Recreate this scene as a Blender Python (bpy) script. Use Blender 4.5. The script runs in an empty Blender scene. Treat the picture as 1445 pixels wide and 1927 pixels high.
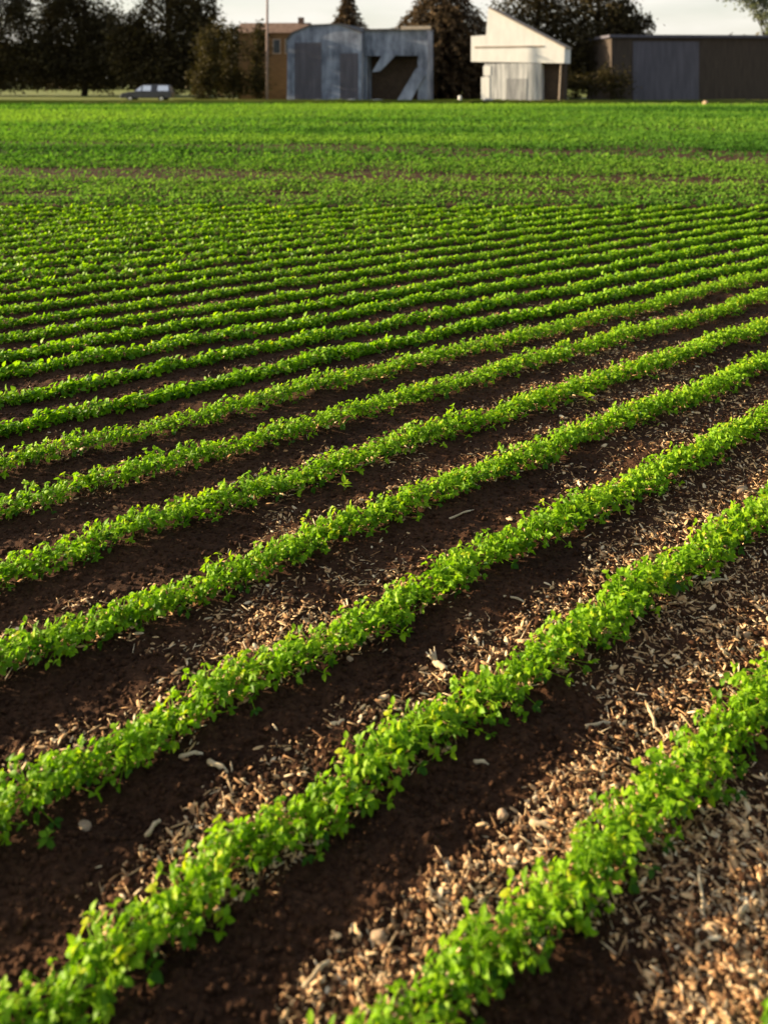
import bpy, math, random
import numpy as np
from mathutils import Vector

random.seed(7)
rng = np.random.default_rng(11)
S = bpy.context.scene
COL = S.collection

# ------------------------------------------------------------------ camera, sky, sun, exposure
F, YH, CX = 1700.0, 150.0, 722.5       # focal length in photo pixels, horizon row, centre column
CAM_H = 2.65
cd = bpy.data.cameras.new('camera')
cam = bpy.data.objects.new('camera', cd)
COL.objects.link(cam)
cam.location = (0, 0, CAM_H)
cam.rotation_euler = (math.radians(90), 0, 0)
cd.sensor_fit = 'VERTICAL'
cd.sensor_height = 36.0
cd.sensor_width = 27.0
cd.lens = F / 1927.0 * 36.0
cd.shift_y = -(963.5 - YH) / 1927.0
cd.clip_start = 0.05
cd.clip_end = 9000
cd.dof.use_dof = True
cd.dof.focus_distance = 6.0
cd.dof.aperture_fstop = 1.5
S.camera = cam

SUN_EL = math.radians(14.5)
SUN_DIR = Vector((-1.0, 0.20, 0.0)).normalized()
sun_vec = Vector((SUN_DIR.x * math.cos(SUN_EL), SUN_DIR.y * math.cos(SUN_EL), math.sin(SUN_EL)))
W = bpy.data.worlds.new('World')
S.world = W
W.use_nodes = True
wn = W.node_tree
bg = wn.nodes['Background']
sky = wn.nodes.new('ShaderNodeTexSky')
sky.sky_type = 'NISHITA'
sky.sun_disc = False
sky.sun_elevation = SUN_EL
sky.sun_rotation = math.atan2(SUN_DIR.x, SUN_DIR.y)
sky.air_density = 1.0
sky.dust_density = 2.0
# thin bright cloud, thickest low in the sky
_tc = wn.nodes.new('ShaderNodeTexCoord')
_sp = wn.nodes.new('ShaderNodeSeparateXYZ')
wn.links.new(_tc.outputs['Generated'], _sp.inputs[0])
_mp = wn.nodes.new('ShaderNodeMapping')
_mp.inputs['Scale'].default_value = (3, 3, 14)
wn.links.new(_tc.outputs['Generated'], _mp.inputs['Vector'])
_nz = wn.nodes.new('ShaderNodeTexNoise')
_nz.inputs['Scale'].default_value = 1.6
_nz.inputs['Detail'].default_value = 7
wn.links.new(_mp.outputs['Vector'], _nz.inputs['Vector'])
_el = wn.nodes.new('ShaderNodeMapRange')
_el.inputs['From Min'].default_value = 0.02
_el.inputs['From Max'].default_value = 0.45
_el.inputs['To Min'].default_value = 0.62
_el.inputs['To Max'].default_value = -0.1
wn.links.new(_sp.outputs['Z'], _el.inputs['Value'])
_ad = wn.nodes.new('ShaderNodeMath')
_ad.operation = 'ADD'
_ad.use_clamp = True
wn.links.new(_el.outputs[0], _ad.inputs[0])
_nr = wn.nodes.new('ShaderNodeMapRange')
_nr.inputs['From Min'].default_value = 0.35
_nr.inputs['From Max'].default_value = 0.65
_nr.inputs['To Min'].default_value = 0.0
_nr.inputs['To Max'].default_value = 0.5
wn.links.new(_nz.outputs['Fac'], _nr.inputs['Value'])
wn.links.new(_nr.outputs[0], _ad.inputs[1])
_mx = wn.nodes.new('ShaderNodeMix')
_mx.data_type = 'RGBA'
wn.links.new(_ad.outputs[0], _mx.inputs['Factor'])
wn.links.new(sky.outputs[0], _mx.inputs['A'])
_mx.inputs['B'].default_value = (4.9, 4.7, 4.25, 1)
wn.links.new(_mx.outputs['Result'], bg.inputs['Color'])
bg.inputs['Strength'].default_value = 0.08
ld = bpy.data.lights.new('sun', 'SUN')
ld.energy = 5.0
ld.angle = math.radians(0.5)
ld.color = (1.0, 0.82, 0.56)
sun = bpy.data.objects.new('sun', ld)
sun.rotation_euler = sun_vec.to_track_quat('Z', 'Y').to_euler()
COL.objects.link(sun)
S.view_settings.view_transform = 'Standard'
S.view_settings.look = 'None'
S.view_settings.gamma = 1.0
S.view_settings.use_curve_mapping = False
S.view_settings.exposure = 1.4
S.render.engine = 'CYCLES'
S.cycles.max_bounces = 6
S.cycles.transparent_max_bounces = 6


def at(px, py, z):
    """photo pixel at distance z -> world point"""
    return Vector(((px - CX) / F * z, z, CAM_H + (YH - py) / F * z))


# ------------------------------------------------------------------ materials
def new_mat(name):
    m = bpy.data.materials.new(name)
    m.use_nodes = True
    return m, m.node_tree.nodes, m.node_tree.links, m.node_tree.nodes['Principled BSDF']


def ramp(n, stops):
    r = n.new('ShaderNodeValToRGB')
    e = r.color_ramp.elements
    while len(e) < len(stops):
        e.new(0.5)
    for k, (p, c) in enumerate(stops):
        e[k].position = p
        e[k].color = (c[0], c[1], c[2], 1)
    return r


def noise(n, l, scale, detail=6, rough=0.6, vec=None):
    t = n.new('ShaderNodeTexNoise')
    t.inputs['Scale'].default_value = scale
    t.inputs['Detail'].default_value = detail
    t.inputs['Roughness'].default_value = rough
    if vec is not None:
        l.new(vec, t.inputs['Vector'])
    return t


def pos_vec(n, l, sc=(1, 1, 1)):
    tc = n.new('ShaderNodeTexCoord')
    mp = n.new('ShaderNodeMapping')
    mp.inputs['Scale'].default_value = sc
    l.new(tc.outputs['Object'], mp.inputs['Vector'])
    return mp.outputs['Vector']


def leaf_mat(name, stops, trans=0.45, rough=0.45, spec=0.35, tgain=(1.15, 1.2, 0.7)):
    m, n, l, b = new_mat(name)
    at_ = n.new('ShaderNodeAttribute')
    at_.attribute_name = 'rnd'
    r = ramp(n, stops)
    l.new(at_.outputs['Fac'], r.inputs['Fac'])
    l.new(r.outputs['Color'], b.inputs['Base Color'])
    b.inputs['Roughness'].default_value = rough
    b.inputs['Specular IOR Level'].default_value = spec
    tr = n.new('ShaderNodeBsdfTranslucent')
    mx = n.new('ShaderNodeMix')
    mx.data_type = 'RGBA'
    mx.blend_type = 'MULTIPLY'
    mx.inputs['Factor'].default_value = 1.0
    l.new(r.outputs['Color'], mx.inputs['A'])
    mx.inputs['B'].default_value = (tgain[0], tgain[1], tgain[2], 1)
    l.new(mx.outputs['Result'], tr.inputs['Color'])
    ms = n.new('ShaderNodeMixShader')
    ms.inputs['Fac'].default_value = trans
    l.new(b.outputs[0], ms.inputs[1])
    l.new(tr.outputs[0], ms.inputs[2])
    l.new(ms.outputs[0], n['Material Output'].inputs['Surface'])
    return m


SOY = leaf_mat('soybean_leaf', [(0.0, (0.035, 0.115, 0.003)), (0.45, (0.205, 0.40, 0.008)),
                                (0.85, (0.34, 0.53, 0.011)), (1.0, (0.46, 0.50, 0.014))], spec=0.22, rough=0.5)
DARK_LEAF = leaf_mat('tree_leaf', [(0.0, (0.042, 0.032, 0.017)), (0.6, (0.070, 0.055, 0.026)),
                                   (1.0, (0.12, 0.092, 0.036))], trans=0.2, spec=0.1, rough=0.7)
NEEDLE = leaf_mat('spruce_needle', [(0.0, (0.05, 0.033, 0.018)), (1.0, (0.12, 0.078, 0.04))], trans=0.1, spec=0.1, rough=0.8)
SHRUB = leaf_mat('shrub_leaf', [(0.0, (0.026, 0.022, 0.009)), (1.0, (0.075, 0.058, 0.02))], trans=0.25, spec=0.1, rough=0.7)
SUNLIT_LEAF = leaf_mat('sunlit_tree_leaf', [(0.0, (0.10, 0.12, 0.08)), (1.0, (0.22, 0.23, 0.16))], trans=0.4, spec=0.2)  # paler than the other tree leaves: sunlight put into the colour


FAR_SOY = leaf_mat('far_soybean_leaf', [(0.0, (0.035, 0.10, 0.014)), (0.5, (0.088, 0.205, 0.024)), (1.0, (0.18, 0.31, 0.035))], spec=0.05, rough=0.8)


def soil_mat():
    m, n, l, b = new_mat('soil')
    v = pos_vec(n, l)
    a = noise(n, l, 1.3, 8, 0.65, v)
    c = noise(n, l, 38, 8, 0.7, v)
    r1 = ramp(n, [(0.3, (0.042, 0.018, 0.008)), (0.7, (0.115, 0.052, 0.024))])
    r2 = ramp(n, [(0.35, (0.45, 0.42, 0.4)), (0.62, (1, 1, 1)), (0.78, (2.4, 2.2, 1.9))])
    l.new(a.outputs['Fac'], r1.inputs['Fac'])
    l.new(c.outputs['Fac'], r2.inputs['Fac'])
    mx = n.new('ShaderNodeMix')
    mx.data_type = 'RGBA'
    mx.blend_type = 'MULTIPLY'
    mx.inputs['Factor'].default_value = 1.0
    l.new(r1.outputs['Color'], mx.inputs['A'])
    l.new(r2.outputs['Color'], mx.inputs['B'])
    l.new(mx.outputs['Result'], b.inputs['Base Color'])
    b.inputs['Roughness'].default_value = 0.95
    b.inputs['Specular IOR Level'].default_value = 0.15
    d = noise(n, l, 60, 8, 0.75, v)
    bp = n.new('ShaderNodeBump')
    bp.inputs['Strength'].default_value = 0.9
    bp.inputs['Distance'].default_value = 0.012
    l.new(d.outputs['Fac'], bp.inputs['Height'])
    l.new(bp.outputs['Normal'], b.inputs['Normal'])
    return m


def noisy_mat(name, c0, c1, scale=4, sc=(1, 1, 1), rough=0.85, spec=0.2, bump=0.0, metal=0.0, detail=6):
    m, n, l, b = new_mat(name)
    v = pos_vec(n, l, sc)
    a = noise(n, l, scale, detail, 0.65, v)
    r = ramp(n, [(0.32, c0), (0.68, c1)])
    l.new(a.outputs['Fac'], r.inputs['Fac'])
    l.new(r.outputs['Color'], b.inputs['Base Color'])
    b.inputs['Roughness'].default_value = rough
    b.inputs['Specular IOR Level'].default_value = spec
    b.inputs['Metallic'].default_value = metal
    if bump:
        bp = n.new('ShaderNodeBump')
        bp.inputs['Strength'].default_value = bump
        bp.inputs['Distance'].default_value = 0.03
        l.new(a.outputs['Fac'], bp.inputs['Height'])
        l.new(bp.outputs['Normal'], b.inputs['Normal'])
    return m


def attr_mat(name, stops, rough=0.8, spec=0.25):
    m, n, l, b = new_mat(name)
    at_ = n.new('ShaderNodeAttribute')
    at_.attribute_name = 'rnd'
    r = ramp(n, stops)
    l.new(at_.outputs['Fac'], r.inputs['Fac'])
    l.new(r.outputs['Color'], b.inputs['Base Color'])
    b.inputs['Roughness'].default_value = rough
    b.inputs['Specular IOR Level'].default_value = spec
    return m


SOIL = soil_mat()
LAWN = noisy_mat('lawn', (0.07, 0.11, 0.02), (0.24, 0.24, 0.05), 0.6)
DRY = noisy_mat('dry_grass', (0.07, 0.055, 0.022), (0.19, 0.15, 0.06), 1.2)
STEM = noisy_mat('green_stem', (0.07, 0.16, 0.02), (0.13, 0.22, 0.03), 30)
STRAW = attr_mat('straw', [(0.0, (0.14, 0.06, 0.024)), (0.4, (0.46, 0.24, 0.10)), (0.75, (0.76, 0.49, 0.235)), (1.0, (0.86, 0.69, 0.44))])
STALK = noisy_mat('dry_stalk', (0.42, 0.29, 0.15), (0.76, 0.62, 0.40), 25, (1, 1, 1), 0.75)
STONE = noisy_mat('field_stone', (0.26, 0.17, 0.10), (0.52, 0.37, 0.23), 30, bump=0.4)
BARK = noisy_mat('bark', (0.018, 0.013, 0.009), (0.05, 0.036, 0.025), 6, (4, 4, 1), bump=0.5)
GREY_BOARD = noisy_mat('weathered_grey_boards', (0.07, 0.08, 0.115), (0.36, 0.40, 0.50), 0.35, (2.2, 2.2, 0.8), detail=4)
GREY_ROOF = noisy_mat('grey_roof', (0.06, 0.055, 0.055), (0.13, 0.12, 0.12), 2)
WHITE_PAINT = noisy_mat('white_paint', (0.72, 0.69, 0.65), (0.87, 0.84, 0.79), 0.7, (2, 2, 0.6))
PEELED = noisy_mat('peeled_white_boards', (0.22, 0.22, 0.23), (0.72, 0.70, 0.67), 0.9, (2.6, 2.6, 0.22))
PEELED_DOOR = noisy_mat('peeled_grey_door', (0.16, 0.16, 0.17), (0.45, 0.44, 0.43), 0.9, (2.6, 2.6, 0.3))
TRIM = noisy_mat('weathered_trim', (0.28, 0.22, 0.17), (0.42, 0.33, 0.26), 3)
DARK_WOOD = noisy_mat('dark_brown_boards', (0.05, 0.038, 0.03), (0.085, 0.064, 0.05), 1.2, (4, 4, 0.3))
SLATE = noisy_mat('blue_grey_metal', (0.085, 0.08, 0.095), (0.13, 0.12, 0.145), 0.7, (3, 3, 0.4))
BROWN_WALL = noisy_mat('brown_house_wall', (0.10, 0.055, 0.025), (0.19, 0.11, 0.05), 1.5, (0.5, 0.5, 5))
RED_ROOF = noisy_mat('brown_roof', (0.13, 0.075, 0.05), (0.26, 0.17, 0.12), 2)
CREAM = noisy_mat('cream_plank', (0.42, 0.33, 0.25), (0.6, 0.5, 0.4), 3)
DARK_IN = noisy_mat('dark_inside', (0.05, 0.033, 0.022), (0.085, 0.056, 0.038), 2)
POLE = noisy_mat('pale_pole', (0.20, 0.14, 0.12), (0.30, 0.22, 0.2), 8, (1, 1, 0.2))
CAR_PAINT = noisy_mat('dark_car_paint', (0.06, 0.055, 0.058), (0.09, 0.08, 0.083), 2, rough=0.3, spec=0.5)
TYRE = noisy_mat('tyre_rubber', (0.012, 0.012, 0.012), (0.02, 0.02, 0.02), 8)
CHROME = noisy_mat('bright_metal', (0.6, 0.58, 0.55), (0.75, 0.73, 0.7), 6, rough=0.25, metal=0.9)
GLASS = noisy_mat('reflecting_car_glass', (0.95, 0.95, 0.95), (0.98, 0.98, 0.98), 2, rough=0.05, metal=1.0)
WINDOW = noisy_mat('dark_window_glass', (0.04, 0.045, 0.05), (0.06, 0.065, 0.07), 2, rough=0.1, spec=0.6)
LAMP_LENS = noisy_mat('lamp_lens', (0.6, 0.55, 0.45), (0.75, 0.7, 0.6), 4, rough=0.2, spec=0.6)
PALE_STONE = noisy_mat('pale_stone', (0.20, 0.21, 0.22), (0.36, 0.37, 0.39), 4, bump=0.3)


# ------------------------------------------------------------------ mesh helpers
def link_mesh(name, me, mat, parent=None, smooth=False):
    o = bpy.data.objects.new(name, me)
    COL.objects.link(o)
    if mat:
        me.materials.append(mat)
    if smooth:
        me.polygons.foreach_set('use_smooth', [True] * len(me.polygons))
    if parent:
        o.parent = parent
    return o


def np_mesh(name, V, Q, rnd=None):
    """all-quad mesh from numpy arrays; a quad may repeat no vertex"""
    me = bpy.data.meshes.new(name)
    me.vertices.add(len(V))
    me.vertices.foreach_set('co', np.ascontiguousarray(V, dtype=np.float32).ravel())
    k = Q.shape[1]
    me.loops.add(Q.size)
    me.loops.foreach_set('vertex_index', np.ascontiguousarray(Q, dtype=np.int32).ravel())
    me.polygons.add(len(Q))
    me.polygons.foreach_set('loop_start', np.arange(0, Q.size, k, dtype=np.int32))
    me.update(calc_edges=True)
    if rnd is not None:
        a = me.attributes.new('rnd', 'FLOAT', 'POINT')
        a.data.foreach_set('value', np.ascontiguousarray(rnd, dtype=np.float32))
    me.validate()
    return me


def rot(yaw, pitch, roll):
    cy, sy, cp, sp, cr, sr = np.cos(yaw), np.sin(yaw), np.cos(pitch), np.sin(pitch), np.cos(roll), np.sin(roll)
    R = np.empty((len(yaw), 3, 3))
    # Rz(yaw) * Ry(pitch) * Rx(roll); the leaf lies along +X
    R[:, 0, 0] = cy * cp
    R[:, 0, 1] = cy * sp * sr - sy * cr
    R[:, 0, 2] = cy * sp * cr + sy * sr
    R[:, 1, 0] = sy * cp
    R[:, 1, 1] = sy * sp * sr + cy * cr
    R[:, 1, 2] = sy * sp * cr - cy * sr
    R[:, 2, 0] = -sp
    R[:, 2, 1] = cp * sr
    R[:, 2, 2] = cp * cr
    return R


def scatter(TV, TQ, R, sc, P, rnd):
    """template copied n times -> arrays"""
    n, k = len(P), len(TV)
    sc = np.asarray(sc)
    if sc.ndim == 1:
        sc = sc[:, None]
    L = TV[None, :, :] * sc[:, None, :]
    V = np.einsum('nij,nkj->nki', R, L) + P[:, None, :]
    Q = TQ[None, :, :] + (np.arange(n) * k)[:, None, None]
    return V.reshape(-1, 3), Q.reshape(-1, TQ.shape[1]), np.repeat(rnd, k)


# leaflet, length 1 along +X, folded along its midrib and drooping
def leaflet(fold=0.28, droop=0.35, wid=0.36):
    xs = [0.0, 0.22, 0.5, 0.78, 1.0]
    ws = [0.02, 0.85, 1.0, 0.62, 0.03]
    V = []
    for x, w in zip(xs, ws):
        z = -droop * x * x
        V += [(x, -wid * w, z + fold * wid * w), (x, 0, z), (x, wid * w, z + fold * wid * w)]
    Q = []
    for i in range(4):
        a = i * 3
        Q += [(a, a + 3, a + 4, a + 1), (a + 1, a + 4, a + 5, a + 2)]
    return np.array(V), np.array(Q)


LEAF_V, LEAF_Q = leaflet()
CUP_V, CUP_Q = leaflet(fold=0.55, droop=0.15, wid=0.33)
SIMPLE_V = np.array([(0, 0, 0), (0.45, -0.40, 0.08), (1, 0, -0.18), (0.45, 0.40, 0.08)])
SIMPLE_Q = np.array([(0, 1, 2, 3)])


def tube(pts, rads, seg=8, cap=True):
    """closed tube along a polyline -> list of verts and faces"""
    pts = [Vector(p) for p in pts]
    V, Fc = [], []
    for i, p in enumerate(pts):
        d = (pts[min(i + 1, len(pts) - 1)] - pts[max(i - 1, 0)]).normalized()
        u = d.cross(Vector((0, 0, 1)) if abs(d.z) < 0.9 else Vector((1, 0, 0))).normalized()
        w = d.cross(u)
        for k in range(seg):
            a = 2 * math.pi * k / seg
            V.append(p + (u * math.cos(a) + w * math.sin(a)) * rads[i])
    for i in range(len(pts) - 1):
        for k in range(seg):
            a, b = i * seg + k, i * seg + (k + 1) % seg
            Fc.append((a, b, b + seg, a + seg))
    if cap:
        Fc.append(tuple(range(seg))[::-1])
        Fc.append(tuple(range((len(pts) - 1) * seg, len(pts) * seg)))
    return V, Fc


class MB:
    """collects shapes that become ONE mesh"""
    def __init__(s):
        s.V, s.F = [], []

    def add(s, V, Fc):
        o = len(s.V)
        s.V += [tuple(v) for v in V]
        s.F += [tuple(i + o for i in f) for f in Fc]
        return s

    def tube(s, pts, rads, seg=8):
        return s.add(*tube(pts, rads, seg))

    def box(s, lo, hi):
        x0, y0, z0 = lo
        x1, y1, z1 = hi
        return s.add([(x0, y0, z0), (x1, y0, z0), (x1, y1, z0), (x0, y1, z0), (x0, y0, z1), (x1, y0, z1), (x1, y1, z1), (x0, y1, z1)],
                     [(0, 3, 2, 1), (4, 5, 6, 7), (0, 1, 5, 4), (1, 2, 6, 5), (2, 3, 7, 6), (3, 0, 4, 7)])

    def prism(s, prof, y0, y1):
        """outline (x,z), counter-clockwise seen from -Y, extruded from y0 to y1"""
        n = len(prof)
        V = [(x, y0, z) for x, z in prof] + [(x, y1, z) for x, z in prof]
        Fc = [tuple(range(n)), tuple(range(2 * n - 1, n - 1, -1))]
        Fc += [((i + 1) % n, i, i + n, (i + 1) % n + n) for i in range(n)]
        return s.add(V, Fc)

    def build(s, name, mat, parent=None, bevel=0.0, smooth=False):
        me = bpy.data.meshes.new(name)
        me.from_pydata(s.V, [], s.F)
        me.update()
        o = link_mesh(name, me, mat, parent, smooth)
        if bevel:
            b = o.modifiers.new('bevel', 'BEVEL')
            b.width = bevel
            b.segments = 2
            b.limit_method = 'ANGLE'
        return o


def tag(o, label=None, cat=None, group=None, kind=None):
    if label:
        o['label'] = label
    if cat:
        o['category'] = cat
    if group:
        o['group'] = group
    if kind:
        o['kind'] = kind
    return o


def thing(name, label, cat, loc=(0, 0, 0), rz=0.0, group=None):
    o = bpy.data.objects.new(name, None)
    COL.objects.link(o)
    o.location = loc
    o.rotation_euler = (0, 0, rz)
    o.empty_display_size = 0.1
    return tag(o, label, cat, group)


# ------------------------------------------------------------------ value noise for the ground
_T = np.random.default_rng(3).random((256, 256))


def vnoise(x, y):
    xi, yi = np.floor(x).astype(int), np.floor(y).astype(int)
    fx, fy = x - xi, y - yi
    fx = fx * fx * (3 - 2 * fx)
    fy = fy * fy * (3 - 2 * fy)
    g = lambda a, b: _T[a & 255, b & 255]
    return (g(xi, yi) * (1 - fx) * (1 - fy) + g(xi + 1, yi) * fx * (1 - fy) + g(xi, yi + 1) * (1 - fx) * fy + g(xi + 1, yi + 1) * fx * fy)


def ground_z(x, y):
    x = np.asarray(x, float)
    y = np.asarray(y, float)
    z = (vnoise(x * 2.1, y * 2.1) - 0.5) * 0.030
    z += (vnoise(x * 7.3 + 9, y * 7.3) - 0.5) * 0.022
    z += np.clip(vnoise(x * 21 + 4, y * 21 + 8) - 0.45, 0, 1) * 0.026
    z += (vnoise(x * 52 + 31, y * 52 + 17) - 0.5) * 0.010
    return z * np.clip(1.2 - y / 60.0, 0, 1)


def gz(x, y):
    return float(ground_z(np.array([x]), np.array([y]))[0])


# ------------------------------------------------------------------ ground, lawn, verge
def build_ground():
    zs = [1.5]
    while zs[-1] < 110:
        zs.append(zs[-1] * 1.0055)
    zs = [-400, -60, -8, 0, 0.8, 1.2] + zs + [150, 250, 500, 1200, 3000, 7500]
    t = np.concatenate([[-40, -12, -4, -2, -1.3], np.linspace(-0.9, 0.9, 720), [1.3, 2, 4, 12, 40]])
    zs = np.array(zs, float)
    s = np.where(zs > 1.5, zs, 1.5 + np.abs(np.minimum(zs, 0)))
    X = s[:, None] * t[None, :]
    Y = np.repeat(zs[:, None], len(t), 1)
    Z = ground_z(X, Y)
    Z = np.where((np.abs(t)[None, :] > 1) | (Y < 1.2), np.minimum(Z, 0), Z)
    V = np.stack([X, Y, Z], -1).reshape(-1, 3)
    nr, nc = X.shape
    i = np.arange(nr - 1)[:, None] * nc + np.arange(nc - 1)[None, :]
    Q = np.stack([i, i + 1, i + nc + 1, i + nc], -1).reshape(-1, 4)
    o = link_mesh('ground', np_mesh('ground', V, Q), SOIL, smooth=True)
    tag(o, kind='structure')


build_ground()


def sheet(name, x0, x1, y0, y1, z, mat, nx=60, ny=40, amp=0.0):
    x = np.linspace(x0, x1, nx)
    y = np.linspace(y0, y1, ny)
    X, Y = np.meshgrid(x, y)
    Z = z + amp * vnoise(X * 0.35 + 50, Y * 0.35)
    V = np.stack([X, Y, Z], -1).reshape(-1, 3)
    i = np.arange(ny - 1)[:, None] * nx + np.arange(nx - 1)[None, :]
    Q = np.stack([i, i + 1, i + nx + 1, i + nx], -1).reshape(-1, 4)
    return tag(link_mesh(name, np_mesh(name, V, Q), mat, smooth=True), kind='structure')


sheet('lawn', -400, 400, 96.5, 900, 0.02, LAWN, 90, 120, 0.12)
sheet('grass_verge', 27, 140, 92.5, 104, 0.10, DRY, 60, 14, 0.12)

# ------------------------------------------------------------------ the crop: one plant of each habit, then rows of them
SC = 1.8


def sunward(R, a):
    """soybean leaves turn their faces towards the low sun in the west"""
    a = np.asarray(a) * np.ones(len(R))
    c, s_ = np.cos(-a), np.sin(-a)
    T = np.zeros((len(R), 3, 3))
    T[:, 0, 0], T[:, 0, 2], T[:, 1, 1], T[:, 2, 0], T[:, 2, 2] = c, s_, 1, -s_, c
    return T @ R


def plant_mesh(seed, h=0.12, spread=0.1):
    r = np.random.default_rng(seed)
    Vs, Qs, Rs = [], [], []
    off = 0
    stem_pts = [(0, 0, -0.03), (r.normal(0, .006), r.normal(0, .006), h * 0.35), (r.normal(0, .012), r.normal(0, .012), h * 0.72)]
    leaves = []
    nl = 27 + int(r.integers(0, 5))
    petioles = [(stem_pts, [0.0045, 0.004, 0.0025])]
    for k in range(nl):
        f = (k + 0.6) / nl
        az = k * 2.4 + r.uniform(-0.5, 0.5)
        rad = spread * (0.2 + 0.9 * r.random()) * (1.1 - 0.4 * f)
        z1 = h * (0.34 + 0.62 * f) * (1.08 - 0.30 * (rad / spread) ** 2) + r.normal(0, 0.006)
        tip = np.array([math.cos(az) * rad, math.sin(az) * rad, z1])
        base = np.array([0, 0, h * (0.15 + 0.5 * f)])
        petioles.append(([base, (base + tip) / 2 + [0, 0, 0.006], tip], [0.0022, 0.0018, 0.0014]))
        s = 0.034 * r.uniform(0.75, 1.2) * (1.08 - 0.3 * f)
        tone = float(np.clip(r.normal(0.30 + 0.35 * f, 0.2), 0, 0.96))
        for j, da in enumerate((0, 1.35, -1.35)):
            leaves.append((tip, az + da + r.normal(0, 0.25), r.normal(0.1, 0.5), r.normal(0, 0.55), s * (1.0 if j == 0 else 0.88), tone + r.normal(0, 0.06)))
    leaves = list(leaves)
    P = np.array([q[0] for q in leaves])
    R = rot(np.array([q[1] for q in leaves]), np.array([q[2] for q in leaves]), np.array([q[3] for q in leaves]))
    R = sunward(R, r.normal(0.55, 0.25, len(R)))
    sc = np.array([q[4] for q in leaves])
    rn = np.clip(np.array([q[5] for q in leaves]), 0, 1)
    half = len(P) // 2
    pick = r.random(len(P)) < 0.6
    for TV, TQ, msk in ((LEAF_V, LEAF_Q, pick), (CUP_V, CUP_Q, ~pick)):
        if msk.any():
            V, Q, rr = scatter(TV, TQ, R[msk], sc[msk], P[msk], rn[msk])
            Vs.append(V)
            Qs.append(Q + off)
            Rs.append(rr)
            off += len(V)
    for pts, rd in petioles:
        V, Fc = tube(pts, rd, 4, cap=False)
        V = np.array([tuple(v) for v in V])
        Vs.append(V)
        Qs.append(np.array(Fc) + off)
        Rs.append(np.full(len(V), 0.62))
        off += len(V)
    return np_mesh('plant', np.concatenate(Vs), np.concatenate(Qs), np.concatenate(Rs))


PLANTS = []
for k in range(14):
    me = plant_mesh(100 + k, 0.118 + 0.025 * rng.random(), 0.122 + 0.022 * rng.random())
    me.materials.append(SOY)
    PLANTS.append(me)

# slope m and intercept c of every row (metres at 1/1.8 scale): y = m x + c
LINES = [(0.885, 0.79), (0.882, 1.335), (0.902, 1.895), (0.870, 2.445), (0.818, 3.00), (0.789, 3.51), (0.778, 4.018),
         (0.770, 4.484), (0.748, 4.921), (0.724, 5.341), (0.705, 5.757), (0.699, 6.128)]
while LINES[-1][1] < 13.2:
    m_, c_ = LINES[-1]
    LINES.append((max(0.60, m_ - 0.006), c_ + 0.385))
Y_END = 18.6        # the diagonal rows stop at the headland


def row_span(m, c, margin):
    """x range of the row inside the view wedge plus a margin"""
    k = 722.5 / F
    x0 = -k * c / (1 + k * m)
    x1 = k * c / (1 - k * m)
    if c + m * x0 < 2.45:                       # leaves the frame through its bottom edge
        x0 = max(x0, (2.45 - c) / m)
    if c + m * x1 < 2.45:
        x1 = (2.45 - c) / m + 0.5
    x0 -= margin
    x1 += margin
    x1 = min(x1, (Y_END - c) / m)
    return x0, x1


def far_leaves(P, size, rnd, name, tmpl=(SIMPLE_V, SIMPLE_Q), tilt=0.5):
    n = len(P)
    R = rot(rng.uniform(0, 2 * np.pi, n), rng.normal(0.05, tilt, n), rng.normal(0, tilt, n))
    R = sunward(R, rng.normal(0.55, 0.25, n))
    V, Q, rr = scatter(tmpl[0], tmpl[1], R, size, P, rnd)
    return np_mesh(name, V, Q, rr)


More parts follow.
